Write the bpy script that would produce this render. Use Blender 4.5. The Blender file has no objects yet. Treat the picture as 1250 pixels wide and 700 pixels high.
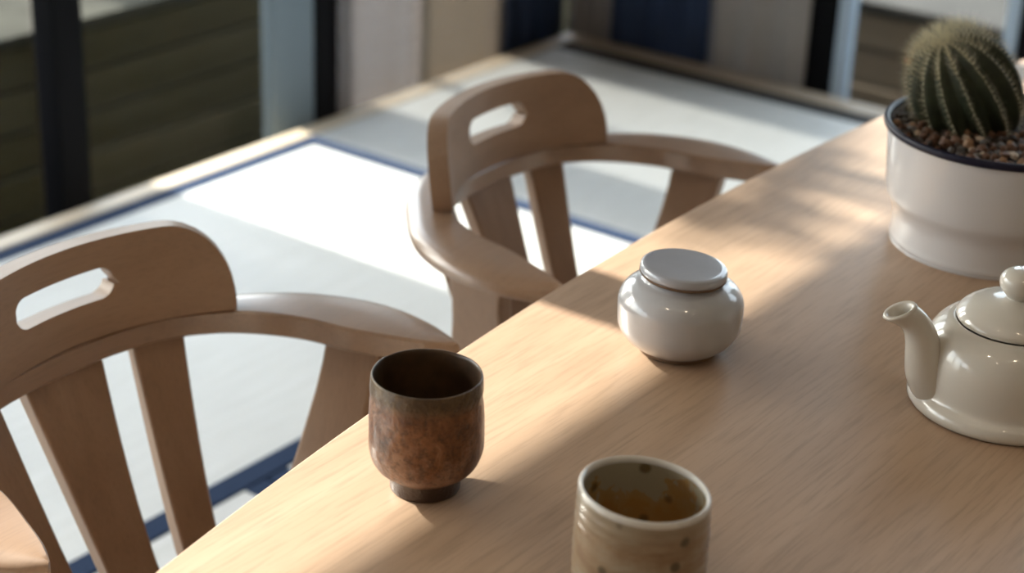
import bpy, bmesh, math, random
from mathutils import Vector, Matrix, noise, Euler
random.seed(7)
S = bpy.context.scene
COL = S.collection
PI = math.pi

# ------------------------------------------------------------------ camera
CAM_R = Vector((0.80002, 0.59882, 0.03717))
CAM_U = Vector((-0.27437, 0.31006, 0.91027))
CAM_F = Vector((-0.53356, 0.73843, -0.41235))
cd = bpy.data.cameras.new('camera')
cam = bpy.data.objects.new('camera', cd)
COL.objects.link(cam)
m3 = Matrix((CAM_R, CAM_U, -CAM_F)).transposed()
cam.matrix_world = Matrix.Translation((0, 0, 1.42)) @ m3.to_4x4()
cd.sensor_width = 36.0
cd.lens = 2237.8 / 1250 * 36
cd.clip_start = 0.05
cd.dof.use_dof = True
cd.dof.focus_distance = 1.50
cd.dof.aperture_fstop = 4.6
S.camera = cam

# ------------------------------------------------------------------ light
SUN_ELEV = math.radians(27)
w = bpy.data.worlds.new('world')
S.world = w
w.use_nodes = True
wn = w.node_tree
wn.nodes.clear()
sky = wn.nodes.new('ShaderNodeTexSky')
sky.sky_type = 'NISHITA'
sky.sun_disc = False
sky.sun_elevation = SUN_ELEV
sky.sun_rotation = math.radians(270)
sky.dust_density = 3.0
sky.ozone_density = 1.0
hs = wn.nodes.new('ShaderNodeHueSaturation')
hs.inputs['Saturation'].default_value = 0.55
bg = wn.nodes.new('ShaderNodeBackground')
bg.inputs['Strength'].default_value = 0.40
wo = wn.nodes.new('ShaderNodeOutputWorld')
wn.links.new(sky.outputs[0], hs.inputs['Color'])
wn.links.new(hs.outputs[0], bg.inputs[0])
haze = wn.nodes.new('ShaderNodeBackground')      # even bright haze over the whole sky
haze.inputs['Color'].default_value = (0.78, 0.89, 1.0, 1)
haze.inputs['Strength'].default_value = 2.35
ads = wn.nodes.new('ShaderNodeAddShader')
wn.links.new(bg.outputs[0], ads.inputs[0])
wn.links.new(haze.outputs[0], ads.inputs[1])
wn.links.new(ads.outputs[0], wo.inputs[0])

sd = bpy.data.lights.new('sun', 'SUN')
sd.energy = 18.0
sd.angle = math.radians(0.53)
sd.color = (1.0, 0.95, 0.88)
so = bpy.data.objects.new('sun', sd)
COL.objects.link(so)
so.rotation_euler = Vector((math.cos(SUN_ELEV), 0, -math.sin(SUN_ELEV))).to_track_quat('-Z', 'Y').to_euler()

S.view_settings.view_transform = 'Standard'
S.view_settings.look = 'None'
S.view_settings.gamma = 1.0
S.view_settings.exposure = 0.22
S.view_settings.use_curve_mapping = False
S.cycles.use_denoising = True
S.cycles.max_bounces = 10
S.cycles.diffuse_bounces = 5
S.cycles.transparent_max_bounces = 16
S.cycles.caustics_reflective = False
S.cycles.caustics_refractive = False
S.cycles.sample_clamp_indirect = 6.0

# ------------------------------------------------------------------ material helpers
def mat(name):
    m = bpy.data.materials.new(name)
    m.use_nodes = True
    nt = m.node_tree
    b = nt.nodes['Principled BSDF']
    return m, nt, b

def N(nt, t, **kw):
    n = nt.nodes.new(t)
    for k, v in kw.items():
        setattr(n, k, v)
    return n

def ramp(nt, src, stops):
    r = N(nt, 'ShaderNodeValToRGB')
    e = r.color_ramp.elements
    while len(e) < len(stops):
        e.new(0.5)
    for i, (p, c) in enumerate(stops):
        e[i].position = p
        e[i].color = (c[0], c[1], c[2], 1)
    nt.links.new(src, r.inputs['Fac'])
    return r.outputs['Color']

def coords(nt, scale=(1, 1, 1), rot=(0, 0, 0), kind='Object'):
    tc = N(nt, 'ShaderNodeTexCoord')
    mp = N(nt, 'ShaderNodeMapping')
    mp.inputs['Scale'].default_value = scale
    mp.inputs['Rotation'].default_value = rot
    nt.links.new(tc.outputs[kind], mp.inputs['Vector'])
    return mp.outputs['Vector']

def noisetex(nt, vec, scale, detail=4, rough=0.55, dist=0.0):
    n = N(nt, 'ShaderNodeTexNoise')
    n.inputs['Scale'].default_value = scale
    n.inputs['Detail'].default_value = detail
    n.inputs['Roughness'].default_value = rough
    n.inputs['Distortion'].default_value = dist
    nt.links.new(vec, n.inputs['Vector'])
    return n.outputs['Fac']

def mixc(nt, fac, a, b, blend='MIX'):
    m = N(nt, 'ShaderNodeMix', data_type='RGBA', blend_type=blend)
    if isinstance(fac, (int, float)):
        m.inputs['Factor'].default_value = fac
    else:
        nt.links.new(fac, m.inputs['Factor'])
    for s, v in (('A', a), ('B', b)):
        i = [x for x in m.inputs if x.name == s and x.type == 'RGBA'][0]
        if isinstance(v, tuple):
            i.default_value = (v[0], v[1], v[2], 1)
        else:
            nt.links.new(v, i)
    return [o for o in m.outputs if o.type == 'RGBA'][0]

def bump(nt, b, h, strength=0.2, dist=0.001):
    bp = N(nt, 'ShaderNodeBump')
    bp.inputs['Strength'].default_value = strength
    bp.inputs['Distance'].default_value = dist
    nt.links.new(h, bp.inputs['Height'])
    nt.links.new(bp.outputs[0], b.inputs['Normal'])

def plain(name, col, rough=0.5, metal=0.0, coat=0.0, var=0.0, vscale=8.0):
    m, nt, b = mat(name)
    b.inputs['Roughness'].default_value = rough
    b.inputs['Metallic'].default_value = metal
    b.inputs['Coat Weight'].default_value = coat
    n = noisetex(nt, coords(nt), vscale, 4)
    lo = tuple(c * (1 - var) for c in col)
    hi = tuple(min(1, c * (1 + var)) for c in col)
    nt.links.new(ramp(nt, n, [(0.3, lo), (0.7, hi)]), b.inputs['Base Color'])
    return m

def wood(name, dark, mid, light, axis='y', rough=0.45, fleck=0.5, sc=1.0, coat=0.0):
    """long fibres along one axis, with darker pores"""
    m, nt, b = mat(name)
    long_, cross = 1.3 * sc, 22 * sc
    def scl(l, c):
        return {'x': (l, c, c), 'y': (c, l, c), 'z': (c, c, l)}[axis]
    g = noisetex(nt, coords(nt, scl(long_, cross)), 1.0, 5, 0.6, 0.6)
    base = ramp(nt, g, [(0.25, dark), (0.5, mid), (0.75, light)])
    big = noisetex(nt, coords(nt, scl(0.5 * sc, 4 * sc)), 1.0, 3, 0.5, 0.3)
    base = mixc(nt, 0.35, base, ramp(nt, big, [(0.3, dark), (0.7, light)]))
    fl = noisetex(nt, coords(nt, scl(14 * sc, 260 * sc)), 1.0, 3, 0.6)
    flr = ramp(nt, fl, [(0.30, (1 - fleck,) * 3), (0.52, (1, 1, 1))])
    base = mixc(nt, 0.55, base, flr, 'MULTIPLY')
    nt.links.new(base, b.inputs['Base Color'])
    b.inputs['Roughness'].default_value = rough
    b.inputs['Coat Weight'].default_value = coat
    b.inputs['Coat Roughness'].default_value = 0.25
    bump(nt, b, fl, 0.12, 0.0006)
    return m

M = {}
M['table'] = wood('table oak', (0.325, 0.212, 0.136), (0.40, 0.272, 0.180), (0.46, 0.322, 0.222), 'y', 0.42, 0.38)
M['chair_z'] = wood('chair oak upright', (0.205, 0.122, 0.075), (0.255, 0.158, 0.099), (0.30, 0.192, 0.124), 'z', 0.42, 0.22, 1.4)
M['chair_y'] = wood('chair oak bow', (0.205, 0.122, 0.075), (0.255, 0.158, 0.099), (0.30, 0.192, 0.124), 'y', 0.32, 0.22, 1.2, 0.8)
M['chair_crest'] = wood('chair oak crest', (0.205, 0.122, 0.075), (0.255, 0.158, 0.099), (0.30, 0.192, 0.124), 'y', 0.45, 0.22, 1.2, 0.1)
M['rim'] = wood('platform rim', (0.50, 0.40, 0.28), (0.58, 0.47, 0.34), (0.64, 0.53, 0.40), 'y', 0.5, 0.2)
M['rim_x'] = wood('platform rim cross', (0.34, 0.27, 0.20), (0.40, 0.32, 0.24), (0.46, 0.37, 0.29), 'x', 0.5, 0.2)
M['plank'] = wood('weathered plank', (0.040, 0.036, 0.020), (0.062, 0.054, 0.032), (0.088, 0.076, 0.046), 'y', 0.8, 0.4, 0.6)
M['plank_x'] = wood('timber plank', (0.125, 0.095, 0.07), (0.165, 0.13, 0.095), (0.21, 0.17, 0.125), 'x', 0.8, 0.4, 0.6)
M['moss'] = plain('dark earth fill', (0.042, 0.040, 0.031), 0.95, var=0.35, vscale=6)
M['cap'] = plain('grey board top', (0.055, 0.052, 0.048), 0.85, var=0.15)
M['black'] = plain('black window metal', (0.006, 0.006, 0.007), 0.6)
M['black'].node_tree.nodes['Principled BSDF'].inputs['Specular IOR Level'].default_value = 0.04
M['paleblue'] = plain('pale blue sash', (0.36, 0.45, 0.55), 0.45)
M['tealgrey'] = plain('teal grey sash', (0.13, 0.17, 0.20), 0.5)
M['wall'] = plain('wall plaster', (0.40, 0.37, 0.33), 0.9, var=0.03)
M['ceiling'] = plain('ceiling plaster', (0.45, 0.42, 0.38), 0.9, var=0.03)
M['floor'] = wood('dark floor boards', (0.10, 0.065, 0.04), (0.15, 0.10, 0.06), (0.20, 0.13, 0.08), 'y', 0.5, 0.3)
M['ground'] = plain('pale gravel ground', (0.20, 0.19, 0.17), 0.95, var=0.2, vscale=30)
M['fence'] = wood('fence boards', (0.12, 0.09, 0.06), (0.17, 0.13, 0.09), (0.22, 0.17, 0.12), 'z', 0.8, 0.3)
M['hazed_navy_edge'] = plain('navy cloth edging with painted grey haze', (0.036, 0.034, 0.033), 0.8, var=0.12, vscale=300)  # same navy cloth, with haze and shade greyed into its colour
M['navy_edge'] = plain('navy cloth edging', (0.024, 0.040, 0.082), 0.8, var=0.12, vscale=300)

def tatami_mat():
    m, nt, b = mat('tatami weave')
    wv = N(nt, 'ShaderNodeTexWave', wave_type='BANDS', bands_direction='X', wave_profile='SIN')
    wv.inputs['Scale'].default_value = 60
    wv.inputs['Distortion'].default_value = 0.4
    nt.links.new(coords(nt), wv.inputs['Vector'])
    w2 = N(nt, 'ShaderNodeTexWave', wave_type='BANDS', bands_direction='Y', wave_profile='SIN')
    w2.inputs['Scale'].default_value = 26
    nt.links.new(coords(nt), w2.inputs['Vector'])
    n = noisetex(nt, coords(nt, (60, 6, 60)), 1.0, 4)
    base = ramp(nt, n, [(0.3, (0.575, 0.57, 0.545)), (0.7, (0.635, 0.63, 0.61))])
    base = mixc(nt, 0.10, base, wv.outputs['Color'], 'MULTIPLY')
    nt.links.new(base, b.inputs['Base Color'])
    b.inputs['Roughness'].default_value = 0.55
    add = N(nt, 'ShaderNodeMath', operation='ADD')
    nt.links.new(wv.outputs['Fac'], add.inputs[0])
    nt.links.new(w2.outputs['Fac'], add.inputs[1])
    bump(nt, b, add.outputs[0], 0.25, 0.0012)
    return m
M['tatami'] = tatami_mat()

def glass_mat():
    m, nt, b = mat('window glass')
    nt.nodes.remove(b)
    out = nt.nodes['Material Output']
    tr = N(nt, 'ShaderNodeBsdfTransparent')
    tr.inputs[0].default_value = (0.93, 0.95, 0.94, 1)
    gl = N(nt, 'ShaderNodeBsdfGlossy')
    gl.inputs['Roughness'].default_value = 0.0
    fr = N(nt, 'ShaderNodeFresnel')
    fr.inputs['IOR'].default_value = 1.06
    mx = N(nt, 'ShaderNodeMixShader')
    nt.links.new(fr.outputs[0], mx.inputs[0])
    nt.links.new(tr.outputs[0], mx.inputs[1])
    nt.links.new(gl.outputs[0], mx.inputs[2])
    nt.links.new(mx.outputs[0], out.inputs[0])
    return m
M['glass'] = glass_mat()

def cloth_mat(name, col, thin):
    m, nt, b = mat(name)
    out = nt.nodes['Material Output']
    n = noisetex(nt, coords(nt, (120, 120, 60)), 1.0, 3)
    c = ramp(nt, n, [(0.3, tuple(x * 0.88 for x in col)), (0.7, col)])
    nt.links.new(c, b.inputs['Base Color'])
    b.inputs['Roughness'].default_value = 0.9
    tl = N(nt, 'ShaderNodeBsdfTranslucent')
    nt.links.new(c, tl.inputs['Color'])
    mx = N(nt, 'ShaderNodeMixShader')
    mx.inputs[0].default_value = 0.12 if thin else 0.05
    nt.links.new(b.outputs[0], mx.inputs[1])
    nt.links.new(tl.outputs[0], mx.inputs[2])
    tr = N(nt, 'ShaderNodeBsdfTransparent')
    m2 = N(nt, 'ShaderNodeMixShader')
    m2.inputs[0].default_value = thin
    nt.links.new(mx.outputs[0], m2.inputs[1])
    nt.links.new(tr.outputs[0], m2.inputs[2])
    nt.links.new(m2.outputs[0], out.inputs[0])
    return m
M['sheer'] = cloth_mat('beige sheer cloth', (0.24, 0.195, 0.155), 0.48)
M['sheer_grey'] = cloth_mat('pale grey sheer cloth', (0.30, 0.28, 0.285), 0.50)
M['drape'] = cloth_mat('greyish beige cloth', (0.34, 0.31, 0.29), 0.06)
M['greycloth'] = cloth_mat('grey cloth', (0.30, 0.29, 0.30), 0.0)
M['navycloth'] = cloth_mat('navy cloth', (0.018, 0.035, 0.085), 0.0)

# ceramics
def spotmask(nt, scale):
    """round iron spots in about a third of the cells"""
    vo = N(nt, 'ShaderNodeTexVoronoi')
    vo.inputs['Scale'].default_value = scale
    nt.links.new(coords(nt), vo.inputs['Vector'])
    sx = N(nt, 'ShaderNodeSeparateColor')
    nt.links.new(vo.outputs['Color'], sx.inputs[0])
    d = ramp(nt, vo.outputs['Distance'], [(0.20, (1, 1, 1)), (0.34, (0, 0, 0))])
    pick = ramp(nt, sx.outputs[0], [(0.46, (0, 0, 0)), (0.50, (0.85, 0.85, 0.85))])
    return mixc(nt, 1.0, d, pick, 'MULTIPLY')

def brown_glaze():
    m, nt, b = mat('brown ash glaze')
    tc = N(nt, 'ShaderNodeTexCoord')
    sx = N(nt, 'ShaderNodeSeparateXYZ')
    nt.links.new(tc.outputs['Object'], sx.inputs[0])
    n1 = noisetex(nt, coords(nt, (1, 1, 0.7)), 55, 6, 0.65, 0.8)
    base = ramp(nt, n1, [(0.28, (0.050, 0.021, 0.009)), (0.45, (0.165, 0.064, 0.024)), (0.60, (0.25, 0.105, 0.043)), (0.76, (0.38, 0.205, 0.115))])
    n2 = noisetex(nt, coords(nt), 24, 5, 0.6)
    pk = ramp(nt, n2, [(0.5, (0, 0, 0)), (0.66, (1, 1, 1))])
    base = mixc(nt, pk, base, (0.36, 0.21, 0.14))
    # olive band under the lip and a dark foot
    hz = N(nt, 'ShaderNodeMapRange')
    hz.inputs['From Min'].default_value = 0.0
    hz.inputs['From Max'].default_value = 0.1
    nt.links.new(sx.outputs['Z'], hz.inputs['Value'])
    foot = ramp(nt, hz.outputs[0], [(0.12, (1, 1, 1)), (0.19, (0, 0, 0))])
    lip = ramp(nt, hz.outputs[0], [(0.78, (0, 0, 0)), (0.88, (1, 1, 1))])
    base = mixc(nt, foot, base, (0.05, 0.026, 0.016))
    ol = ramp(nt, n1, [(0.35, (0.055, 0.030, 0.013)), (0.65, (0.14, 0.090, 0.040))])
    base = mixc(nt, lip, base, ol)
    n3 = noisetex(nt, coords(nt), 210, 4, 0.7)
    base = mixc(nt, ramp(nt, n3, [(0.38, (0.55, 0.55, 0.55)), (0.50, (0, 0, 0))]), base, (0.045, 0.022, 0.012))
    nt.links.new(base, b.inputs['Base Color'])
    b.inputs['Roughness'].default_value = 0.36
    b.inputs['Specular IOR Level'].default_value = 0.4
    b.inputs['Coat Weight'].default_value = 0.30
    b.inputs['Coat Roughness'].default_value = 0.12
    add_ = N(nt, 'ShaderNodeMath', operation='ADD')
    nt.links.new(n1, add_.inputs[0])
    nt.links.new(n3, add_.inputs[1])
    bump(nt, b, add_.outputs[0], 0.8, 0.0018)
    return m
M['brown'] = brown_glaze()

def speckled_glaze():
    m, nt, b = mat('speckled ash glaze')
    tc = N(nt, 'ShaderNodeTexCoord')
    n1 = noisetex(nt, coords(nt, (1, 1, 2.2)), 26, 5, 0.6)
    body = ramp(nt, n1, [(0.32, (0.185, 0.105, 0.055)), (0.5, (0.275, 0.19, 0.115)), (0.66, (0.34, 0.285, 0.21))])
    sx = N(nt, 'ShaderNodeSeparateXYZ')
    nt.links.new(tc.outputs['Object'], sx.inputs[0])
    hz = N(nt, 'ShaderNodeMapRange')
    hz.inputs['From Min'].default_value = 0.0
    hz.inputs['From Max'].default_value = 0.1
    nt.links.new(sx.outputs['Z'], hz.inputs['Value'])
    up = ramp(nt, hz.outputs[0], [(0.70, (0, 0, 0)), (0.98, (0.9, 0.9, 0.9))])
    body = mixc(nt, up, body, (0.30, 0.27, 0.205))
    sp = spotmask(nt, 70)
    body = mixc(nt, sp, body, (0.075, 0.055, 0.03))
    nt.links.new(body, b.inputs['Base Color'])
    b.inputs['Roughness'].default_value = 0.32
    b.inputs['Coat Weight'].default_value = 0.3
    bump(nt, b, n1, 0.15, 0.001)
    return m
M['speckled'] = speckled_glaze()

def tea_glaze():
    m, nt, b = mat('amber inner glaze')
    n1 = noisetex(nt, coords(nt), 30, 5, 0.6)
    tc = N(nt, 'ShaderNodeTexCoord')
    sx = N(nt, 'ShaderNodeSeparateXYZ')
    nt.links.new(tc.outputs['Object'], sx.inputs[0])
    ad = N(nt, 'ShaderNodeMath', operation='MULTIPLY_ADD')
    ad.inputs[1].default_value = 7.0
    nt.links.new(sx.outputs['Z'], ad.inputs[0])
    nt.links.new(n1, ad.inputs[2])
    body = ramp(nt, ad.outputs[0], [(0.85, (0.31, 0.165, 0.050)), (1.08, (0.32, 0.205, 0.095)), (1.17, (0.31, 0.27, 0.19))])
    sp = spotmask(nt, 62)
    body = mixc(nt, sp, body, (0.10, 0.065, 0.025))
    nt.links.new(body, b.inputs['Base Color'])
    b.inputs['Roughness'].default_value = 0.25
    return m
M['tea'] = tea_glaze()
M['cupinside'] = plain('dark brown inner glaze', (0.060, 0.033, 0.016), 0.4, coat=0.1, var=0.35, vscale=60)
M['rimglaze'] = plain('pale lip glaze', (0.62, 0.60, 0.56), 0.25, coat=0.4, var=0.08, vscale=60)
M['jar'] = plain('greyish white glaze', (0.455, 0.465, 0.495), 0.13, coat=0.5, var=0.05, vscale=25)
M['jarlid'] = plain('blue grey glaze', (0.38, 0.40, 0.455), 0.16, coat=0.5, var=0.06, vscale=30)
M['bareclay'] = plain('bare brown clay', (0.16, 0.10, 0.06), 0.8, var=0.25, vscale=80)
M['cream'] = plain('cream porcelain', (0.58, 0.55, 0.495), 0.10, coat=0.6, var=0.02, vscale=12)
M['enamel'] = plain('white enamel', (0.60, 0.59, 0.60), 0.22, coat=0.4, var=0.02, vscale=12)
M['navyenamel'] = plain('dark blue enamel lip', (0.006, 0.006, 0.020), 0.4)
M['navyenamel'].node_tree.nodes['Principled BSDF'].inputs['Specular IOR Level'].default_value = 0.25
M['soil'] = plain('dark soil', (0.035, 0.024, 0.018), 0.95, var=0.4, vscale=200)
M['peb'] = [plain('pebble tan', (0.27, 0.155, 0.085), 0.6, var=0.3, vscale=90), plain('pebble brown', (0.12, 0.058, 0.034), 0.6, var=0.3, vscale=90),
            plain('pebble grey', (0.12, 0.11, 0.105), 0.6, var=0.3, vscale=90), plain('pebble cream', (0.42, 0.33, 0.25), 0.6, var=0.2, vscale=90),
            plain('pebble dark', (0.045, 0.033, 0.028), 0.6, var=0.3, vscale=90)]
M['cactus'] = plain('cactus skin', (0.022, 0.030, 0.014), 0.6, var=0.3, vscale=60)
M['areole'] = plain('areole felt', (0.15, 0.145, 0.095), 0.9, var=0.2, vscale=200)
M['spine'] = plain('cactus spine', (0.66, 0.62, 0.47), 0.6, var=0.15, vscale=100)
M['bud'] = plain('dried flower', (0.24, 0.10, 0.05), 0.8, var=0.3, vscale=200)
M['bark'] = plain('tree bark', (0.10, 0.075, 0.055), 0.9, var=0.3, vscale=20)
M['leaf'] = plain('tree leaf', (0.05, 0.09, 0.025), 0.6, var=0.3, vscale=9)
for k_ in ('moss', 'cap', 'rim_x', 'hazed_navy_edge', 'navy_edge', 'plank', 'plank_x'):
    M[k_].node_tree.nodes['Principled BSDF'].inputs['Specular IOR Level'].default_value = 0.08
for k_ in ('jar', 'jarlid', 'cream'):
    b_ = M[k_].node_tree.nodes['Principled BSDF']
    b_.inputs['Roughness'].default_value = 0.28
    b_.inputs['Coat Weight'].default_value = 1.0
    b_.inputs['Coat Roughness'].default_value = 0.03
M['lamp'] = plain('lamp housing', (0.05, 0.05, 0.05), 0.5)

# ------------------------------------------------------------------ object helpers
def link(name, mesh, parent=None, loc=None):
    o = bpy.data.objects.new(name, mesh)
    COL.objects.link(o)
    if parent:
        o.parent = parent
    if loc:
        o.location = loc
    return o

def from_bm(name, bm, m, parent=None, smooth=True, loc=None):
    bmesh.ops.recalc_face_normals(bm, faces=bm.faces[:])
    me = bpy.data.meshes.new(name)
    bm.to_mesh(me)
    bm.free()
    for mm in (m if isinstance(m, list) else [m]):
        me.materials.append(mm)
    if smooth:
        for p in me.polygons:
            p.use_smooth = True
    return link(name, me, parent, loc)

def add_box(bm, lo, hi, mi=0):
    vs = [bm.verts.new((x, y, z)) for x in (lo[0], hi[0]) for y in (lo[1], hi[1]) for z in (lo[2], hi[2])]
    for f in ((0, 1, 3, 2), (4, 6, 7, 5), (0, 4, 5, 1), (2, 3, 7, 6), (0, 2, 6, 4), (1, 5, 7, 3)):
        bm.faces.new([vs[i] for i in f]).material_index = mi

def bevel(o, wd, seg=2, ang=35):
    b = o.modifiers.new('bevel', 'BEVEL')
    b.width = wd
    b.segments = seg
    b.limit_method = 'ANGLE'
    b.angle_limit = math.radians(ang)
    b.harden_normals = True
    return o

def box(name, lo, hi, m, parent=None, bev=0.0):
    bm = bmesh.new()
    c = Vector(((lo[0] + hi[0]) / 2, (lo[1] + hi[1]) / 2, (lo[2] + hi[2]) / 2))
    add_box(bm, Vector(lo) - c, Vector(hi) - c)
    o = from_bm(name, bm, m, parent, smooth=False)
    o.location = c
    if bev:
        bevel(o, bev)
    return o

def empty(name, loc, label=None, cat=None, group=None, kind=None, rz=0.0):
    o = bpy.data.objects.new(name, None)
    COL.objects.link(o)
    o.location = loc
    o.rotation_euler = (0, 0, rz)
    o.empty_display_size = 0.05
    tag(o, label, cat, group, kind)
    return o

def tag(o, label=None, cat=None, group=None, kind=None):
    for k, v in (('label', label), ('category', cat), ('group', group), ('kind', kind)):
        if v:
            o[k] = v
    return o

def catmull(pts, n):
    out = []
    P = [pts[0]] + list(pts) + [pts[-1]]
    for i in range(1, len(P) - 2):
        for k in range(n):
            t = k / n
            a, b, c, d = P[i - 1], P[i], P[i + 1], P[i + 2]
            out.append(tuple(0.5 * (2 * b[j] + (c[j] - a[j]) * t + (2 * a[j] - 5 * b[j] + 4 * c[j] - d[j]) * t * t + (3 * b[j] - a[j] - 3 * c[j] + d[j]) * t ** 3) for j in range(len(b))))
    out.append(tuple(pts[-1]))
    return out

def lathe(name, prof, m, parent=None, n=72, fn=None, sub=4, loc=None, close=False):
    """prof: (r, z[, material index]) from the axis outwards, splined; fn(x,y,z)->(x,y,z)"""
    pr = catmull([(p[0], p[1]) for p in prof], sub) if sub > 1 else [(p[0], p[1]) for p in prof]
    if close:
        pr = pr[:-1]
    bm = bmesh.new()
    rings = []
    for r, z in pr:
        r = max(r, 0.0)
        if r < 1e-5:
            rings.append([bm.verts.new((0, 0, z))])
        else:
            rings.append([bm.verts.new((r * math.cos(2 * PI * k / n), r * math.sin(2 * PI * k / n), z)) for k in range(n)])
    pairs = list(zip(rings[:-1], rings[1:])) + ([(rings[-1], rings[0])] if close else [])
    for A, B in pairs:
        for k in range(n):
            k2 = (k + 1) % n
            if len(A) == 1 and len(B) == 1:
                continue
            if len(A) == 1:
                bm.faces.new((A[0], B[k], B[k2]))
            elif len(B) == 1:
                bm.faces.new((A[k], B[0], A[k2]))
            else:
                bm.faces.new((A[k], B[k], B[k2], A[k2]))
    if fn:
        for v in bm.verts:
            v.co = fn(v.co)
    return from_bm(name, bm, m, parent, True, loc)

def tube(name, path, radii, m, parent=None, n=20, cap=True, bm=None, flat=None):
    own = bm is None
    if own:
        bm = bmesh.new()
    prev = None
    ref = None
    rings = []
    for i, p in enumerate(path):
        p = Vector(p)
        a = Vector(path[max(i - 1, 0)])
        c = Vector(path[min(i + 1, len(path) - 1)])
        t = (c - a).normalized()
        if ref is None:
            ref = t.orthogonal().normalized()
        ref = (ref - t * ref.dot(t)).normalized()
        s = t.cross(ref)
        rings.append([bm.verts.new(p + (ref * math.cos(2 * PI * k / n) + s * math.sin(2 * PI * k / n)) * radii[i]) for k in range(n)])
    for A, B in zip(rings[:-1], rings[1:]):
        for k in range(n):
            bm.faces.new((A[k], A[(k + 1) % n], B[(k + 1) % n], B[k]))
    if cap:
        bm.faces.new(rings[0])
        bm.faces.new(rings[-1][::-1])
    if own:
        return from_bm(name, bm, m, parent)
    return rings

# ------------------------------------------------------------------ the setting
RIMX, RIMY = -2.73, 3.996          # outer edges of the raised tatami platform
LOW = -0.42                        # floor around the platform
tag(box('floor', (-2.95, -2.6, LOW - 0.05), (3.6, 4.2, LOW), M['floor']), kind='structure')
tag(box('ground', (-16, -10, -0.60), (3.6, 16, -0.50), M['ground']), kind='structure')
tag(box('floor_platform', (RIMX + 0.01, -1.6, LOW), (1.6, RIMY - 0.01, -0.0320), M['rim']), kind='structure')
tag(box('trim_1', (RIMX, -1.6, -0.12), (-2.680, RIMY, 0.0), M['rim'], bev=0.004), kind='structure')
tag(box('trim_2', (-2.679, RIMY - 0.075, -0.12), (1.6, RIMY, 0.0), M['rim_x'], bev=0.004), kind='structure')
HEAD = 1.787                        # underside of the lintel over the sunny window
tag(box('wall_left', (-2.90, -2.6, HEAD), (-2.77, 4.2, 2.75), M['wall']), kind='structure')
tag(box('wall_back', (-2.95, -2.75, LOW), (3.75, -2.6, 2.75), M['wall']), kind='structure')
tag(box('wall_right', (3.6, -2.6, LOW), (3.75, 4.2, 2.75), M['wall']), kind='structure')
tag(box('wall_far', (-2.77, 4.06, 2.45), (0.40, 4.2, 2.75), M['wall']), kind='structure')
tag(box('wall_far_fill_blocker', (0.40, 4.06, LOW), (3.6, 4.2, 2.75), M['wall']), kind='structure')  # closed stretch added out of view to darken the table side
tag(box('ceiling', (-2.95, -2.75, 2.75), (3.75, 4.2, 2.9), M['ceiling']), kind='structure')

# window_1: the long sunny window; window_2: the far one
w1 = empty('window_1', (-2.80, 2.3, LOW), kind='structure')
def wpart(name, lo, hi, m, root, bev=0.0):
    o = box(name, lo, hi, m, None, bev)
    o.parent = root
    o.location = Vector(o.location) - Vector(root.location)
    return o
posts1 = [-1.25, -0.36, 0.505, 1.345, 2.325, 3.11, 4.01]
for y in posts1:
    h = 0.055 if y == 3.11 else 0.038
    if y == 1.345:
        h = 0.05
    if y == 4.01:
        h = 0.05
    wpart('mullion', (-2.86, y - h, LOW), (-2.795, y + h, HEAD), M['black'], w1, 0.004)
for a, b in zip(posts1[:-1], posts1[1:]):
    wpart('glass_pane', (-2.845, a + 0.06, LOW + 0.02), (-2.839, b - 0.06, HEAD), M['glass'], w1)
wpart('sash_stile', (-2.838, 2.915, LOW), (-2.80, 3.05, HEAD), M['tealgrey'], w1, 0.004)
wpart('bottom_rail', (-2.86, -1.2, LOW), (-2.795, 3.95, LOW + 0.04), M['black'], w1)
w2 = empty('window_2', (-1.0, 4.08, LOW), kind='structure')
posts2 = [(-2.76, 0.03), (-2.02, 0.044), (-1.49, 0.02), (-0.55, 0.04), (0.35, 0.04)]
for x, h in posts2:
    wpart('mullion', (x - h, 4.075, LOW), (x + h, 4.14, 2.45), M['black'], w2, 0.004)
for (a, ha), (b, hb) in zip(posts2[:-1], posts2[1:]):
    wpart('glass_pane', (a + ha, 4.12, LOW + 0.02), (b - hb, 4.126, 2.45), M['glass'], w2)
wpart('sash_stile', (-1.975, 4.075, LOW), (-1.94, 4.115, 2.45), M['paleblue'], w2, 0.003)
wpart('sash_stile', (-1.545, 4.075, LOW), (-1.511, 4.115, 2.45), M['paleblue'], w2, 0.003)
wpart('bottom_rail', (-2.73, 4.075, LOW), (0.35, 4.14, LOW + 0.04), M['black'], w2)

# tatami mats: woven top plus cloth edging on the long sides
def tatami(x0, x1, y0, y1, axis, label):
    t = empty('tatami_mat', ((x0 + x1) / 2, (y0 + y1) / 2, -0.0318), label, 'tatami mat', 'tatami mats of the raised platform')
    E = 0.043
    g = 0.0015
    x0 += g; x1 -= g; y0 += g; y1 -= g
    cx, cy = t.location.x, t.location.y
    if axis == 'y':
        s = box('woven_surface', (x0 + E - cx, y0 - cy, 0), (x1 - E - cx, y1 - cy, 0.030), M['tatami'], t, 0.002)
        es = [((x0, y0), (x0 + E, y1)), ((x1 - E, y0), (x1, y1))]
    else:
        s = box('woven_surface', (x0 - cx, y0 + E - cy, 0), (x1 - cx, y1 - (0.065 if y1 > 3.5 else E) - cy, 0.030), M['tatami'], t, 0.002)
        es = [((x0, y0), (x1, y0 + E)), ((x0, y1 - (0.065 if y1 > 3.5 else E)), (x1, y1))]
    for a, b in es:
        far = a[1] > 3.5  # far navy edging takes the copy greyed for haze
        e_ = box('cloth_edging', (a[0] - cx, a[1] - cy, 0), (b[0] - cx, b[1] - cy, 0.0312), M['hazed_navy_edge' if far else 'navy_edge'], t, 0.002)
        if far:
            e_['label'] = 'navy cloth edging with painted grey haze'
    return t
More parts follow.
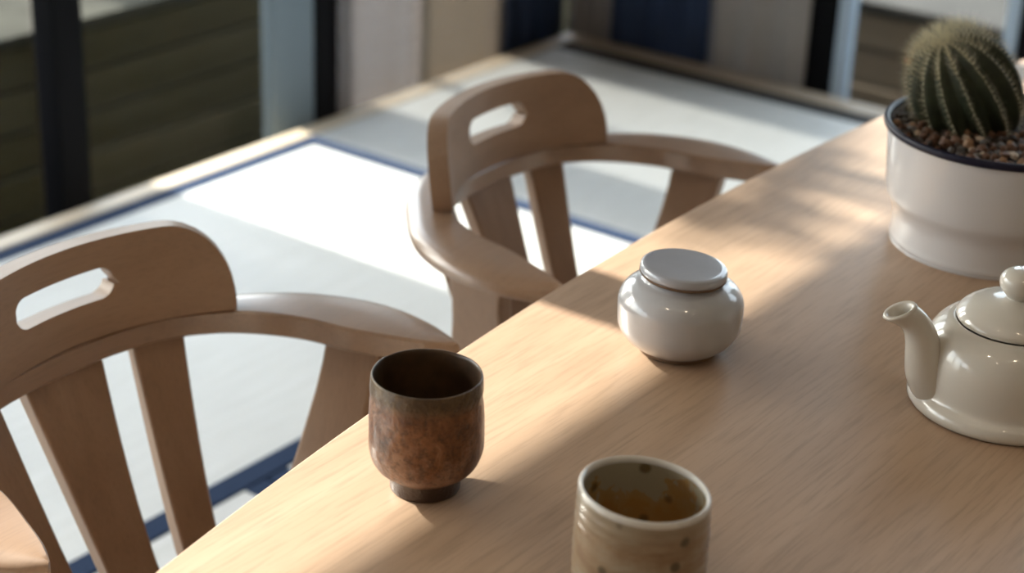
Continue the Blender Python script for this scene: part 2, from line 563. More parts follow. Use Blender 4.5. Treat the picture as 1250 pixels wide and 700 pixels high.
tatami(-2.679, -1.700, 0.955, 2.868, 'y', 'long tatami mat beside the wooden rim, behind both chair backs, navy edging along the window')
tatami(-2.679, -0.760, 2.869, 3.920, 'x', 'far tatami mat beyond both chairs, reaching the corner of the platform by the curtains')
tatami(-1.699, 0.22, 1.735, 2.868, 'x', 'tatami mat under the far chair and the end of the table by the cactus')
tatami(-1.699, 0.22, 0.780, 1.734, 'x', 'tatami mat under the near chair, its pale corner showing between chair slats and table edge')

tatami(-2.679, -1.700, -0.960, 0.954, 'y', 'tatami mat along the window rim, nearer than the chairs')
tatami(-1.699, 0.22, -0.180, 0.779, 'x', 'tatami mat under the near table end, hidden below the tabletop')

# planks outside: low stacked timber edging along both windows
pl = empty('timber_planter', (-3.38, 2.2, -0.5), 'low planter of stacked dark weathered planks outside the side window', 'planter')
for i in range(6):
    z0 = -0.5 + i * 0.105
    off = random.uniform(-0.006, 0.006)
    o = box('plank', (-0.045 + off, -3.4, z0 + 0.5 + 0.005), (0.045 + off, 2.9, z0 + 0.5 + 0.100), M['plank'], pl, 0.006)
box('cap', (-0.75, -3.4, 0.632), (0.06, 2.9, 0.662), M['moss'], pl, 0.006)
p2 = empty('timber_planter', (-1.3, 4.72, -0.5), 'low brown plank planter with a pale cap outside the far window, behind the cactus', 'planter')
for i in range(5):
    z0 = i * 0.105
    off = random.uniform(-0.006, 0.006)
    box('plank', (-0.95, -0.045 + off, z0 + 0.005), (1.8, 0.045 + off, z0 + 0.100), M['plank_x'], p2, 0.006)
box('cap', (-0.95, -0.06, 0.530), (1.8, 0.75, 0.562), M['cap'], p2, 0.006)

# unseen wall added across the garden to keep low sun off chairs and mats
XN = -5.6
tag(box('wall_sun_blocker', (XN - 0.2, 0.83, -0.5), (XN, 2.46, 0.60 + (-0.92 - XN) * math.tan(SUN_ELEV)), M['wall']), kind='structure')

# tree added out of view, shaped to shade the mats and dapple the table edge
def added_shade_tree():
    t = empty('added_shade_tree', (-5.0, 3.04, -0.5), 'slim unseen tree added outside the side window, one branch placed to dapple the table edge', 'tree')
    tube('trunk', [(0, 0, 0), (0.01, 0.0, 1.2), (-0.02, 0.02, 2.6), (0.03, 0.05, 4.2)], [0.10, 0.09, 0.08, 0.05], M['bark'], t, 14)
    tube('branch', [(0, 0, 2.45), (0, -0.55, 2.78), (0, -1.07, 3.255), (0, -1.32, 3.290), (0, -1.54, 3.295)], [0.035, 0.028, 0.022, 0.020, 0.008], M['bark'], t, 10)
    tube('branch', [(0, 0, 3.3), (0.2, 0.5, 3.9), (0.3, 0.9, 4.3)], [0.05, 0.035, 0.01], M['bark'], t, 10)
    tube('branch', [(0, 0, 3.6), (-0.2, -0.4, 4.2), (-0.3, -0.6, 4.6)], [0.05, 0.035, 0.01], M['bark'], t, 10)
    rnd = random.Random(4)
    bm = bmesh.new()
    def leaf(c, sz):
        u = Vector((rnd.uniform(-1, 1), rnd.uniform(-1, 1), rnd.uniform(-1, 1))).normalized()
        v = u.orthogonal().normalized()
        n_ = u.cross(v)
        q = [bm.verts.new(c - u * sz), bm.verts.new(c + v * sz * 0.4 + n_ * sz * 0.05), bm.verts.new(c + u * sz), bm.verts.new(c - v * sz * 0.4 + n_ * sz * 0.05)]
        bm.faces.new(q)
    for k in range(90):
        leaf(Vector((rnd.uniform(-0.08, 0.08), rnd.uniform(-1.48, -1.16), rnd.gauss(3.288, 0.020))), 0.032)
    for k in range(700):
        leaf(Vector((rnd.gauss(0, 0.35), rnd.gauss(0.1, 0.4), rnd.gauss(4.6, 0.3))), 0.06)
    f = from_bm('foliage', bm, M['leaf'], t, False)
    f['kind'] = 'stuff'
    return t
added_shade_tree()

# curtains gathered in the corner
def curtain(name, a, b, amp, waves, m, label, top, seed=0, bot=LOW + 0.02):
    rnd = random.Random(seed)
    ph = [rnd.uniform(0, 6.28) for _ in range(4)]
    a = Vector(a); b = Vector(b)
    d = (b - a); L = d.length; d.normalize()
    nrm = Vector((-d.y, d.x))
    NX, NZ = int(waves * 12), 8
    bm = bmesh.new()
    g = []
    cen = (a + b) / 2
    for i in range(NX + 1):
        t = i / NX
        row = []
        for k in range(NZ + 1):
            s = k / NZ
            off = amp * (math.sin(2 * PI * waves * t + ph[0]) + 0.45 * math.sin(2 * PI * waves * 0.47 * t + ph[1] + 0.8 * s)) * (0.75 + 0.25 * s)
            side = 0.3 * amp * math.sin(2 * PI * waves * 2 * t + ph[2])
            q = a + d * (L * t + side) + nrm * off - cen
            row.append(bm.verts.new((q.x, q.y, top + (bot - top) * s - bot)))
        g.append(row)
    for i in range(NX):
        for k in range(NZ):
            bm.faces.new((g[i][k], g[i + 1][k], g[i + 1][k + 1], g[i][k + 1]))
    o = from_bm(name, bm, m, None, True, (cen.x, cen.y, bot))
    so_ = o.modifiers.new('thickness', 'SOLIDIFY')
    so_.thickness = 0.002
    tag(o, label, 'curtain')
    return o
curtain('curtain', (-2.778, 3.115), (-2.778, 3.42), 0.009, 2.2, M['sheer_grey'], 'pale grey sheer curtain beside the thick black post of the side window', HEAD, 1)
curtain('curtain', (-2.747, 3.37), (-2.747, 3.73), 0.008, 2.4, M['sheer'], 'tan sheer curtain between the pale grey sheer and the narrow navy curtain', HEAD, 6)
curtain('curtain', (-2.778, 3.69), (-2.778, 4.020), 0.007, 3, M['navycloth'], 'narrow navy curtain in the corner, next to the tan sheer', HEAD, 2)
curtain('curtain', (-2.755, 4.050), (-2.58, 4.050), 0.010, 3, M['greycloth'], 'narrow grey curtain strip in the corner between two navy curtains', 2.45, 5)
curtain('curtain', (-2.615, 4.016), (-2.315, 4.016), 0.009, 3, M['navycloth'], 'wide navy curtain hanging behind the far edge of the tatami platform', 2.45, 3)
curtain('curtain', (-2.36, 4.052), (-2.045, 4.052), 0.010, 3, M['drape'], 'greyish beige curtain between the wide navy curtain and the slim black post', 2.45, 4)

# ------------------------------------------------------------------ table
TT = 0.69
def table():
    t = empty('dining_table', (-0.42, 1.66, 0.0), 'long light oak dining table with gently bowed edges, set with tea things', 'table')
    bm = bmesh.new()
    HL = 1.36
    prof = []
    n = 48
    pts = []
    for i in range(n + 1):
        y = -HL + 2 * HL * i / n
        pts.append((-0.50 + 0.095 * y * y, y))
    rp = [(-x, y) for x, y in reversed(pts)]
    # soften the corners
    outline = pts + rp
    rings = []
    for z, ins in ((-0.034, 0.014), (-0.026, 0.004), (-0.014, 0.0), (-0.004, 0.0), (-0.0006, 0.0005), (0.0, 0.0015)):
        ring = []
        for x, y in outline:
            sx = -1 if x < 0 else 1
            yy = y * (1 - ins / HL)
            ring.append(bm.verts.new((x - sx * ins, yy, z)))
        rings.append(ring)
    K = len(outline)
    for A, B in zip(rings[:-1], rings[1:]):
        for k in range(K):
            bm.faces.new((A[k], A[(k + 1) % K], B[(k + 1) % K], B[k]))
    for R_ in (rings[0], rings[-1]):
        for i in range(n):
            bm.faces.new((R_[i], R_[i + 1], R_[K - 2 - i], R_[K - 1 - i]))
    o = from_bm('tabletop', bm, M['table'], t, False)
    o.location = (0, 0, TT)
    for f in o.data.polygons:
        f.use_smooth = abs(f.normal.z) < 0.95
    for sx in (-1, 1):
        for sy in (-1, 1):
            tube('leg', [(sx * 0.24, sy * 1.12, 0.0006), (sx * 0.22, sy * 1.12, 0.30), (sx * 0.20, sy * 1.08, TT - 0.034)], [0.020, 0.027, 0.032], M['table'], t, 16)
    box('apron', (-0.19, -1.08, TT - 0.10), (-0.165, 1.08, TT - 0.034), M['table'], t)
    box('apron', (0.165, -1.08, TT - 0.10), (0.19, 1.08, TT - 0.034), M['table'], t)
    return t
table()

# ------------------------------------------------------------------ chairs
def sheet(name, cols, m, parent, thick, bev=0.004):
    """cols: list of columns, each a list of points bottom to top"""
    bm = bmesh.new()
    V = [[bm.verts.new(p) for p in c] for c in cols]
    for A, B in zip(V[:-1], V[1:]):
        for k in range(len(A) - 1):
            bm.faces.new((A[k], B[k], B[k + 1], A[k + 1]))
    o = from_bm(name, bm, m, parent)
    s = o.modifiers.new('thickness', 'SOLIDIFY')
    s.thickness = thick
    s.offset = 0
    bevel(o, bev, 2, 50)
    return o

def make_chair(label):
    c = empty('armchair', (0, 0, 0), label, 'chair', 'oak armchairs along the table')
    # bow: flat bent arm rail, closed tips
    outer = [(-0.232, 0.0), (-0.228, 0.07), (-0.200, 0.135), (-0.155, 0.190), (-0.105, 0.238), (-0.050, 0.266), (0.0, 0.276), (0.05, 0.272), (0.085, 0.260), (0.106, 0.245)]
    inner = [(-0.168, 0.0), (-0.166, 0.05), (-0.155, 0.10), (-0.130, 0.140), (-0.096, 0.168), (-0.050, 0.189), (0.0, 0.199), (0.045, 0.214), (0.080, 0.227), (0.103, 0.240)]
    oc, ic = catmull(outer, 5), catmull(inner, 5)
    pairs = [(o, i) for o, i in zip(oc, ic)]
    full = [((o[0], -o[1]), (i[0], -i[1])) for o, i in reversed(pairs)][:-1] + pairs
    bm = bmesh.new()
    ZT, TH = 0.620, 0.026
    rings = []
    for o_, i_ in full:
        O, I = Vector(o_), Vector(i_)
        W = (I - O).length
        d = (I - O) / W
        e = min(0.012, W * 0.25)              # rounding of the outer side
        q = min(0.0025, W * 0.1)
        sec = [(W, ZT - TH + q), (W, ZT - q), (W - q, ZT), (W * 0.55, ZT + 0.001), (e * 1.5, ZT - 0.0008), (e * 0.6, ZT - 0.0035), (e * 0.15, ZT - 0.008), (0, ZT - 0.014), (e * 0.25, ZT - TH + 0.005), (e, ZT - TH + 0.001), (W * 0.6, ZT - TH), (W - q, ZT - TH)]
        rings.append([bm.verts.new((O.x + d.x * t, O.y + d.y * t, z)) for t, z in sec])
    K = 12
    for A, B in zip(rings[:-1], rings[1:]):
        for k in range(K):
            bm.faces.new((A[k], A[(k + 1) % K], B[(k + 1) % K], B[k]))
    bm.faces.new(rings[0])
    bm.faces.new(rings[-1])
    bw = from_bm('arm_bow', bm, M['chair_y'], c)
    bw.data.set_sharp_from_angle(angle=math.radians(40))
    # crest: upright bent board with a hand slot
    RC, HS = 0.26, 0.181
    ss = set()
    for i in range(41):
        ss.add(round(-HS + 2 * HS * i / 40, 5))
    S0, SH, SR = 0.0, 0.058, 0.0155           # slot half length and half height
    for i in range(13):
        a = PI * i / 12
        for sg in (-1, 1):
            ss.add(round(S0 + sg * (SH - SR + SR * math.sin(a / 2)), 5))
    for i in range(10):
        a = PI / 2 * i / 9
        for sg in (-1, 1):
            ss.add(round(sg * (HS - 0.07 + 0.07 * math.sin(a)), 5))
    ss = sorted(ss)
    ss = [s for i, s in enumerate(ss) if i == 0 or s - ss[i - 1] > 0.0004]
    cols = []
    for s in ss:
        e = abs(s) - (HS - 0.07)
        top = 0.717 - 0.10 * s * s
        if e > 0:
            q = min(1.0, e / 0.07)
            top -= 0.085 * (1 - math.sqrt(max(0.0, 1 - q * q)))
        bot = 0.6205
        zc = 0.673
        d = abs(s - S0)
        if d < SH - SR:
            hh = SR
        elif d < SH:
            hh = math.sqrt(max(0.0, SR * SR - (d - SH + SR) ** 2))
        else:
            hh = 0.0
        top = max(top, bot + 0.012)
        zc = min(zc, (top + bot) / 2) if hh == 0 else zc
        zs = [bot, bot + (zc - hh - bot) * 0.5, zc - hh, zc + hh, zc + hh + (top - zc - hh) * 0.5, top]
        col = []
        for z in zs:
            ang = s / RC
            R2 = RC + 0.12 * (z - 0.62)
            col.append((-0.180 + RC - R2 * math.cos(ang), R2 * math.sin(ang), z))
        cols.append(col)
    bm = bmesh.new()
    V = [[bm.verts.new(p) for p in q] for q in cols]
    for A, B in zip(V[:-1], V[1:]):
        for k in range(5):
            if k == 2:
                continue
            bm.faces.new((A[k], B[k], B[k + 1], A[k + 1]))
    bmesh.ops.remove_doubles(bm, verts=bm.verts[:], dist=0.00015)
    o = from_bm('crest_rail', bm, M['chair_crest'], c)
    s_ = o.modifiers.new('thickness', 'SOLIDIFY')
    s_.thickness = 0.024
    s_.offset = 0
    bevel(o, 0.005, 3, 50)
    # slats from bow down to the seat
    for v0, v1, wt, wb, twist in ((0.0, 0.0, 0.094, 0.052, 0.0), (-0.108, -0.078, 0.056, 0.044, 0.30), (0.108, 0.078, 0.056, 0.044, -0.30)):
        cols = []
        for j in range(7):
            f = j / 6 - 0.5
            col = []
            for k in range(9):
                s = k / 8                     # 0 bottom, 1 top
                wd = wb + (wt - wb) * s ** 1.4
                x = -0.078 - 0.112 * s ** 0.85 + (0.014 if v0 else 0.0) * s
                y = v1 + (v0 - v1) * s
                tw = twist * s
                col.append((x + f * wd * math.sin(-tw), y + f * wd * math.cos(tw), 0.362 + s * 0.236))
            cols.append(col)
        sheet('slat', cols, M['chair_z'], c, 0.019, 0.004)
    # seat
    bm = bmesh.new()
    rings = []
    for z, k in ((0.342, 0.90), (0.348, 0.98), (0.362, 1.0), (0.372, 0.99), (0.376, 0.95)):
        ring = []
        for i in range(48):
            a = 2 * PI * i / 48
            ca, sa = math.cos(a), math.sin(a)
            ring.append(bm.verts.new((0.110 + 0.195 * k * math.copysign(abs(ca) ** 0.55, ca), 0.215 * k * math.copysign(abs(sa) ** 0.55, sa), z)))
        rings.append(ring)
    for A, B in zip(rings[:-1], rings[1:]):
        for k in range(48):
            bm.faces.new((A[k], A[(k + 1) % 48], B[(k + 1) % 48], B[k]))
    bm.faces.new(rings[0])
    prev = rings[-1]
    for kk, z in ((0.7, 0.370), (0.4, 0.366), (0.15, 0.364)):
        ring = [bm.verts.new((0.110 + (v.co.x - 0.110) * kk / 0.95, v.co.y * kk / 0.95, z)) for v in rings[-1]]
        for k in range(48):
            bm.faces.new((prev[k], prev[(k + 1) % 48], ring[(k + 1) % 48], ring[k]))
        prev = ring
    bm.faces.new(prev)
    from_bm('seat', bm, M['chair_y'], c)
    # arm supports: flared boards under the arms
    for sg in (-1, 1):
        cols = []
        for j in range(6):
            f = j / 5 - 0.5
            col = []
            for k in range(8):
                s = k / 7
                wd = 0.062 + 0.045 * (1 - s) ** 1.2
                if s > 0.8:
                    wd += 0.012 * (s - 0.8) / 0.2
                col.append((-0.012 - 0.022 * (1 - s) + f * wd, sg * (0.180 + 0.053 * s ** 0.9), 0.350 + s * 0.246))
            cols.append(col)
        sheet('arm_support', cols, M['chair_z'], c, 0.024, 0.005)
    for sx, sy in ((-0.075, -1), (-0.075, 1), (0.25, -1), (0.25, 1)):
        tube('leg', [(sx * 1.12, sy * 0.195, 0.0008), (sx * 1.05, sy * 0.185, 0.2), (sx, sy * 0.172, 0.35)], [0.015, 0.020, 0.024], M['chair_z'], c, 16)
    return c

def copy_tree(o, parent=None):
    q = o.copy()
    COL.objects.link(q)
    q.parent = parent
    for ch in list(o.children):
        copy_tree(ch, q)
    return q

near_chair = make_chair('near oak armchair with slotted back, beside the dark brown teacup')
far_chair = copy_tree(near_chair)
far_chair['label'] = 'farther oak armchair with slotted back, whole back in view above the lidded jar'
near_chair.location = (-1.098, 1.030, 0)
near_chair.scale = (1, 1.06, 1)
far_chair.location = (-1.100, 1.712, 0)

# ------------------------------------------------------------------ tea things
def tilt_fn(zmin, zmax, slope, d):
    def f(co):
        k = max(0.0, min(1.0, (co.z - zmin) / (zmax - zmin)))
        return Vector((co.x, co.y, co.z - k * slope * (co.x * d[0] + co.y * d[1])))
    return f

# brown cup
def cup_brown():
    c = empty('teacup', (-0.771, 0.9625, TT), 'dark brown rustic glazed teacup with small foot, by the table edge', 'cup')
    def fn(co):
        r = math.hypot(co.x, co.y)
        if r < 0.012:
            return co
        a = math.atan2(co.y, co.x)
        nz = noise.noise(Vector((math.cos(a) * 2.0, math.sin(a) * 2.0, co.z * 28)))
        n2 = noise.noise(Vector((math.cos(a) * 5, math.sin(a) * 5, co.z * 90 + 7)))
        k = 1 + (0.016 * nz + 0.009 * n2) * (0.25 if co.z > 0.088 else 1.0)
        # two flat facets pressed in by the thumb
        for fa, dp in ((-2.6, 0.035), (-0.55, 0.03), (2.2, 0.025)):
            da = (a - fa + PI) % (2 * PI) - PI
            zz = (co.z - 0.048) / 0.026
            k -= dp * math.exp(-(da / 0.33) ** 2) * math.exp(-zz * zz)
        return Vector((co.x * k, co.y * k, co.z + 0.0005 * nz * (1 if co.z > 0.02 else 0)))
    prof = [(0.0, 0.011), (0.020, 0.012), (0.032, 0.021), (0.0385, 0.040), (0.0395, 0.065), (0.0395, 0.085), (0.0402, 0.0950), (0.0413, 0.0978), (0.0425, 0.0968), (0.0431, 0.089), (0.0424, 0.0805), (0.0437, 0.074), (0.0446, 0.060), (0.0449, 0.045), (0.0440, 0.034), (0.0395, 0.0225), (0.0315, 0.0150), (0.0278, 0.0128)]
    lathe('inner_wall', prof[:8], M['cupinside'], c, 96, fn, 4)
    lathe('cup_body', prof[7:], M['brown'], c, 96, fn, 4)
    lathe('foot_ring', [(0.018, 0.012), (0.019, 0.002), (0.0205, 0.0), (0.0262, 0.0), (0.0275, 0.002), (0.0275, 0.008), (0.0285, 0.0135)], M['brown'], c, 72, None, 3)
    return c
cup_brown()

# speckled cup
def cup_speckled():
    c = empty('teacup', (-0.556, 0.9335, TT), 'tall speckled grey-beige teacup with amber inside, the one nearest the viewer', 'cup')
    def fn(co):
        a = math.atan2(co.y, co.x)
        r = math.hypot(co.x, co.y)
        k = max(0.0, min(1.0, (co.z - 0.02) / 0.075))
        rid = 0.0
        if r > 0.0435 and co.z < 0.085:
            rid = 0.0006 * math.sin(co.z * 900 + 1.2 * a + 2.2 * noise.noise(Vector((math.cos(a), math.sin(a), co.z * 40))))
        s = 1 + rid / max(r, 0.01) + 0.008 * noise.noise(Vector((math.cos(a) * 1.4, math.sin(a) * 1.4, co.z * 20)))
        dz = -k * 0.085 * (co.x * 0.80 + co.y * 0.599)
        return Vector((co.x * s, co.y * s, co.z + dz))
    outer = [(0.0, 0.0), (0.030, 0.0), (0.038, 0.003), (0.044, 0.012), (0.0462, 0.025), (0.0468, 0.045), (0.0464, 0.070), (0.0456, 0.0875), (0.0455, 0.0900)]
    lathe('cup_body', outer, M['speckled'], c, 96, fn, 8)
    lathe('lip', [(0.0457, 0.0890), (0.0458, 0.0910), (0.0450, 0.0928), (0.0438, 0.0935), (0.0426, 0.0928), (0.0419, 0.0910), (0.0420, 0.0890)], M['rimglaze'], c, 96, fn, 4)
    lathe('inner_wall', [(0.0421, 0.0900), (0.0420, 0.075), (0.0422, 0.045), (0.040, 0.022), (0.030, 0.0115), (0.0, 0.009)], M['tea'], c, 96, fn, 6)
    return c
cup_speckled()

# lidded jar
def jar():
    J = empty('lidded_jar', (-0.7515, 1.2990, TT), 'round greyish white lidded jar with a flat blue-grey lid', 'jar')
    lathe('jar_body', [(0.0, 0.0035), (0.032, 0.0035), (0.0390, 0.0055), (0.0480, 0.0125), (0.0545, 0.0225), (0.0562, 0.032), (0.0566, 0.044), (0.0555, 0.0525), (0.0505, 0.0605), (0.0425, 0.0660), (0.0365, 0.068), (0.0340, 0.0705), (0.0320, 0.0705), (0.031, 0.066), (0.040, 0.055), (0.050, 0.040), (0.048, 0.025), (0.030, 0.010), (0.0, 0.008)], M['jar'], J, 96, None, 4)
    lathe('foot_ring', [(0.026, 0.004), (0.0275, 0.0), (0.0345, 0.0), (0.0365, 0.0025), (0.0365, 0.0055)], M['bareclay'], J, 72, None, 2)
    L = lathe('lid', [(0.0, 0.0), (0.030, 0.0), (0.0355, 0.0006), (0.0385, 0.0028), (0.0393, 0.0055), (0.0388, 0.0085), (0.0370, 0.0105), (0.030, 0.0112), (0.0, 0.0114)], M['jarlid'], J, 96, None, 5)
    L.location = (0, 0, 0.0715)
    ax = Vector((CAM_F.x, CAM_F.y, 0)).normalized()
    L.rotation_euler = Matrix.Rotation(math.radians(3.2), 3, ax).to_euler()
    R_ = lathe('lid_edge', [(0.0290, -0.0012), (0.0350, -0.0010), (0.0384, 0.0008), (0.0394, 0.0032), (0.0375, 0.0022), (0.0340, 0.0004)], M['bareclay'], L, 96, None, 3)
    R_['label'] = 'bare brown clay lower edge'
    return J
jar()

# teapot
def teapot():
    T = empty('teapot', (-0.480, 1.3936, TT), 'glossy cream porcelain teapot with domed lid and round knob', 'teapot')
    lathe('pot_body', [(0.0, 0.003), (0.066, 0.002), (0.076, 0.0), (0.0808, 0.003), (0.0815, 0.0075), (0.0795, 0.0125), (0.0752, 0.0165), (0.0738, 0.022), (0.0738, 0.036), (0.0728, 0.049), (0.0700, 0.060), (0.0645, 0.0695), (0.0570, 0.0760), (0.0525, 0.0780), (0.0495, 0.0785), (0.0475, 0.0765), (0.047, 0.074), (0.055, 0.068), (0.066, 0.050), (0.068, 0.030), (0.060, 0.010), (0.0, 0.008)], M['cream'], T, 112, None, 4)
    lid = lathe('lid', [(0.0, 0.0), (0.030, 0.0), (0.0465, 0.0005), (0.0490, 0.0025), (0.0488, 0.0055), (0.0450, 0.0105), (0.0370, 0.0160), (0.0260, 0.0200), (0.0130, 0.0222), (0.0, 0.0228)], M['cream'], T, 96, None, 4, (0, 0, 0.0782))
    lathe('knob', [(0.0, 0.0), (0.0105, 0.0), (0.0100, 0.0025), (0.0130, 0.0060), (0.0168, 0.0110), (0.0178, 0.0165), (0.0160, 0.0222), (0.0098, 0.0268), (0.0, 0.0282)], M['cream'], lid, 48, None, 4, (0, 0, 0.0205))
    # spout: swells low on the body, narrows and curls outward at the tip
    d = Vector((-0.686, -0.732, 0)).normalized()
    pts = [(0.053, 0.014, 0.0160), (0.065, 0.021, 0.0188), (0.0735, 0.035, 0.0180), (0.0780, 0.051, 0.0160), (0.0820, 0.066, 0.0140), (0.0875, 0.078, 0.0124), (0.0955, 0.087, 0.0115), (0.1045, 0.0925, 0.0120)]
    pp = catmull(pts, 4)
    bm = bmesh.new()
    path = [d * a + Vector((0, 0, z)) for a, z, r in pp]
    rr = [r for a, z, r in pp]
    rings = tube('spout', path, rr, None, bm=bm, n=28, cap=False)
    # the mouth is cut level, leaning slightly outwards
    cutn = (d * 0.42 + Vector((0, 0, 1))).normalized()
    for ri, amt in ((-1, 1.0), (-2, 0.7), (-3, 0.35)):
        ti = (path[ri] - path[ri - 1]).normalized()
        for v in rings[ri]:
            k_ = (path[ri] - v.co).dot(cutn) / max(0.2, ti.dot(cutn))
            v.co = v.co + ti * k_ * amt
    # lip and bore
    end = rings[-1]
    cc = sum((v.co for v in end), Vector()) / len(end)
    tdir = cutn
    r1 = [bm.verts.new(cc + (v.co - cc) * 0.90 + tdir * 0.0022) for v in end]
    r2 = [bm.verts.new(cc + (v.co - cc) * 0.68 + tdir * 0.0010) for v in end]
    r3 = [bm.verts.new(cc + (v.co - cc) * 0.58 - tdir * 0.006) for v in end]
    r4 = [bm.verts.new(cc + (v.co - cc) * 0.50 - tdir * 0.016 - d * 0.008) for v in end]
    for A, B in ((end, r1), (r1, r2), (r2, r3), (r3, r4)):
        for k in range(28):
            bm.faces.new((A[k], A[(k + 1) % 28], B[(k + 1) % 28], B[k]))
    bm.faces.new(r4)
    bm.faces.new(rings[0])
    from_bm('spout', bm, M['cream'], T)
    # ear handle opposite the spout
    h = [(-0.068, 0.078), (-0.085, 0.086), (-0.108, 0.080), (-0.116, 0.060), (-0.106, 0.038), (-0.086, 0.026), (-0.070, 0.026)]
    hp = catmull(h, 5)
    tube('handle', [d * a + Vector((0, 0, z)) for a, z in hp], [0.0068] * len(hp), M['cream'], T, 16)
    return T
teapot()

# ------------------------------------------------------------------ cactus
def cactus():
    PX, PY = -0.6395, 1.726
    P = empty('potted_cactus', (PX, PY, TT), 'round ribbed green cactus in a white enamel pot with dark blue lip', 'potted plant')
    pot = lathe('pot', [(0.0, 0.001), (0.090, 0.0), (0.0985, 0.0015), (0.1005, 0.006), (0.0998, 0.012), (0.0995, 0.026), (0.1005, 0.034), (0.1035, 0.042), (0.1080, 0.050), (0.1100, 0.058), (0.1125, 0.088), (0.1150, 0.118), (0.1165, 0.1265), (0.1140, 0.1265), (0.110, 0.110), (0.105, 0.085), (0.094, 0.050), (0.092, 0.010), (0.0, 0.008)], M['enamel'], P, 128, None, 4)
    rim = lathe('pot_lip', [(0.1145, 0.1225), (0.1175, 0.1220), (0.1196, 0.1250), (0.1190, 0.1290), (0.1155, 0.1300), (0.1125, 0.1270), (0.1145, 0.1225)], M['navyenamel'], pot, 128, None, 3)
    rim['label'] = 'dark blue enamel lip'
    soil = lathe('soil', [(0.0, 0.121), (0.06, 0.120), (0.100, 0.118), (0.112, 0.117), (0.108, 0.10), (0.06, 0.09), (0.0, 0.09)], M['soil'], P, 48, None, 2)
    # pebbles
    rnd = random.Random(11)
    meshes = []
    for i in range(6):
        bm = bmesh.new()
        bmesh.ops.create_icosphere(bm, subdivisions=1, radius=1.0)
        sx, sy, sz = rnd.uniform(0.75, 1.25), rnd.uniform(0.6, 1.0), rnd.uniform(0.5, 0.8)
        for v in bm.verts:
            j = 1 + rnd.uniform(-0.2, 0.2)
            v.co = Vector((v.co.x * sx * j, v.co.y * sy * j, v.co.z * sz * j))
        for mi in range(5):
            me = bpy.data.meshes.new('pebble')
            b2 = bm.copy()
            b2.to_mesh(me)
            b2.free()
            me.materials.append(M['peb'][mi])
            meshes.append((mi, me))
        bm.free()
    by = {k: [m for i, m in meshes if i == k] for k in range(5)}
    placed = []
    small = bmesh.new()
    # where the cactus stands, so that no pebble lies inside it
    cc = Vector((-0.672 + 0.012 - PX, 1.752 + 0.004 - PY))
    tries = 0
    while len(placed) < 270 and tries < 20000:
        tries += 1
        a = rnd.uniform(0, 2 * PI)
        rr = 0.108 * math.sqrt(rnd.uniform(0, 1))
        x, y = rr * math.cos(a), rr * math.sin(a)
        s = rnd.choice((0.005, 0.0058, 0.0066, 0.008))
        if (Vector((x, y)) - cc).length < 0.040 + s * 0.3:
            continue
        if any((x - q[0]) ** 2 + (y - q[1]) ** 2 < ((s + q[2]) * 0.72) ** 2 for q in placed):
            continue
        if rr + s > 0.1125:
            continue
        placed.append((x, y, s))
        k = rnd.choices(range(5), (3, 6, 2, 2, 5))[0]
        o = link('pebble', rnd.choice(by[k]), soil)
        o.location = (x, y, 0.1200 + rnd.uniform(-0.001, 0.0045))
        o.rotation_euler = (rnd.uniform(-0.5, 0.5), rnd.uniform(-0.5, 0.5), rnd.uniform(0, 6.28))
        o.scale = (s, s, s)
    # ribbed body
    axis_tilt = Matrix.Rotation(math.radians(30), 3, Vector((CAM_F.x, CAM_F.y, 0)).normalized() * -1)
    tilt2 = Matrix.Rotation(math.radians(14), 3, Vector((CAM_R.x, CAM_R.y, 0)).normalized())
    ROT = tilt2 @ axis_tilt
    base = Vector((-0.672 - PX, 1.752 - PY, 0.112))
    NR = 14
    NU, NV = NR * 14, 44
    HZ, RM = 0.068, 0.0555
    cen = Vector((0, 0, 0.050))
    def surf(phi, th, lift=0.0):
        # th 0 top to pi bottom
        st, ct = math.sin(th), math.cos(th)
        rib = 0.5 + 0.5 * math.cos(NR * phi)
        dep = 0.15 * min(1.0, st * 1.6)
        r = RM * (st ** 0.86 if st > 0 else 0) * (1 - dep * (1 - rib ** 0.75))
        z = HZ * ct
        if th < 0.35:
            z -= 0.006 * (1 - th / 0.35) ** 2
        return Vector((r * math.cos(phi), r * math.sin(phi), z)) + cen
    bm = bmesh.new()
    rings = []
    thmax = 2.45
    for j in range(NV + 1):
        th = 0.02 + (thmax - 0.02) * j / NV
        rings.append([bm.verts.new(ROT @ surf(2 * PI * i / NU, th) + base) for i in range(NU)])
    for A, B in zip(rings[:-1], rings[1:]):
        for k in range(NU):
            bm.faces.new((A[k], A[(k + 1) % NU], B[(k + 1) % NU], B[k]))
    bm.faces.new(rings[0])
    bm.faces.new(rings[-1])
    body = from_bm('cactus_body', bm, M['cactus'], P)
    # felt line along each rib crest
    bf = bmesh.new()
    bs = bmesh.new()
    def spine(p, dr, ln, r0):
        t = dr.orthogonal().normalized()
        s = dr.cross(t)
        b = [bs.verts.new(p + (t * math.cos(a) + s * math.sin(a)) * r0) for a in (0, 2.09, 4.19)]
        e = bs.verts.new(p + dr * ln)
        for k in range(3):
            bs.faces.new((b[k], b[(k + 1) % 3], e))
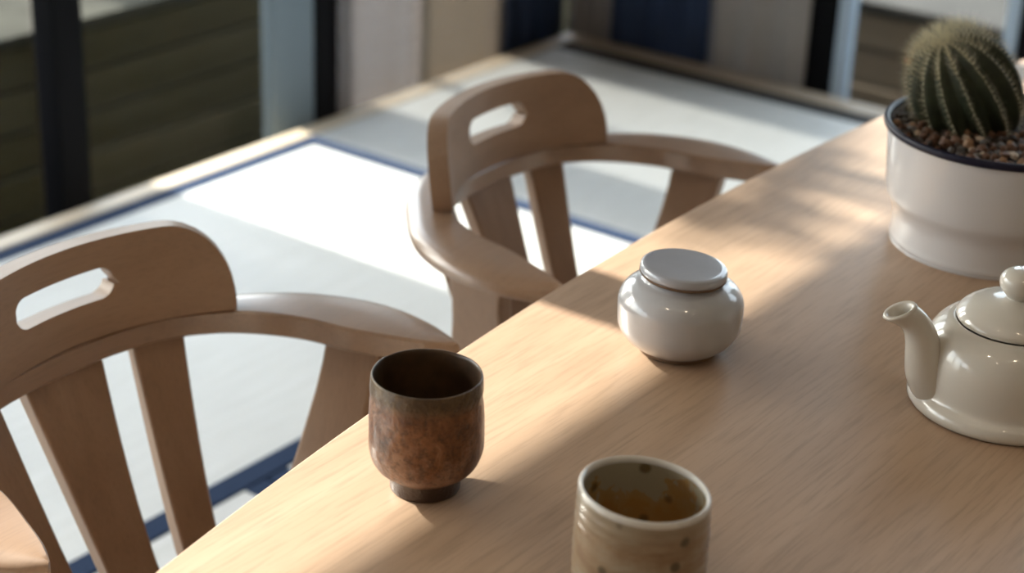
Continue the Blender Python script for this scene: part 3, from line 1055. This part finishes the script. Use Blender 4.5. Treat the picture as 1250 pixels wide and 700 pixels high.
    for i in range(NR):
        phi = 2 * PI * i / NR
        prev = None
        n = 26
        for j in range(n + 1):
            th = 0.06 + (2.3 - 0.06) * j / n
            hw = 0.0008 / max(0.012, RM * math.sin(th))
            c0 = surf(phi, th); nrm = (surf(phi, th) - cen); nrm.normalize()
            l = surf(phi - hw, th) + nrm * 0.0005
            r = surf(phi + hw, th) + nrm * 0.0005
            m_ = c0 + nrm * 0.0011
            row = [bf.verts.new(ROT @ q + base) for q in (l, m_, r)]
            if prev:
                for k in range(2):
                    bf.faces.new((prev[k], prev[k + 1], row[k + 1], row[k]))
            prev = row
            if j % 1 == 0:
                nn = 30 if th < 0.75 else 13
                for q in range(nn):
                    a = rnd.uniform(0, 2 * PI)
                    tang = nrm.orthogonal().normalized()
                    bt = nrm.cross(tang)
                    spread = rnd.uniform(0.35, 1.1)
                    dr = (nrm + (tang * math.cos(a) + bt * math.sin(a)) * spread + Vector((0, 0, 0.5 if th < 0.8 else 0.1))).normalized()
                    ln = rnd.uniform(0.006, 0.0125) * (1.7 if th < 0.75 else 1.0)
                    spine(ROT @ m_ + base, ROT @ dr, ln, 0.00010)
    felt = from_bm('areole_line', bf, M['areole'], body)
    felt['kind'] = 'stuff'
    sp = from_bm('spines', bs, M['spine'], body, smooth=False)
    sp['kind'] = 'stuff'
    # dried flower by the crown
    bud = lathe('dried_flower', [(0.0, 0.0), (0.003, 0.001), (0.0042, 0.006), (0.0028, 0.011), (0.0, 0.013)], M['bud'], body, 12, None, 2)
    d0 = ROT @ (surf(math.radians(195), 0.85))
    bud.location = base + d0
    bud.rotation_euler = (ROT @ (surf(math.radians(195), 0.85) - cen)).to_track_quat('Z', 'Y').to_euler()
    return P
cactus()

# ------------------------------------------------------------------ ceiling spots
for i, (x, y) in enumerate([(-0.9, 0.2), (0.1, 0.5), (1.0, 0.4), (-0.4, -0.7), (0.6, -0.8), (1.5, 1.6)]):
    s = empty('ceiling_spot', (x, y, 2.75), 'small black ceiling downlight above the seating, out of the picture', 'lamp', 'ceiling downlights')
    lathe('housing', [(0.0, 0.0), (0.07, 0.0), (0.07, -0.04), (0.065, -0.04), (0.060, -0.02), (0.0, -0.02)], M['lamp'], s, 24, None, 1)
    ld = bpy.data.lights.new('bulb', 'SPOT')
    ld.energy = 7
    ld.shadow_soft_size = 0.05
    ld.spot_size = math.radians(110)
    ld.spot_blend = 0.6
    ld.color = (1.0, 0.80, 0.58)
    lo = bpy.data.objects.new('bulb', ld)
    COL.objects.link(lo)
    lo.parent = s
    lo.location = (0, 0, -0.09)
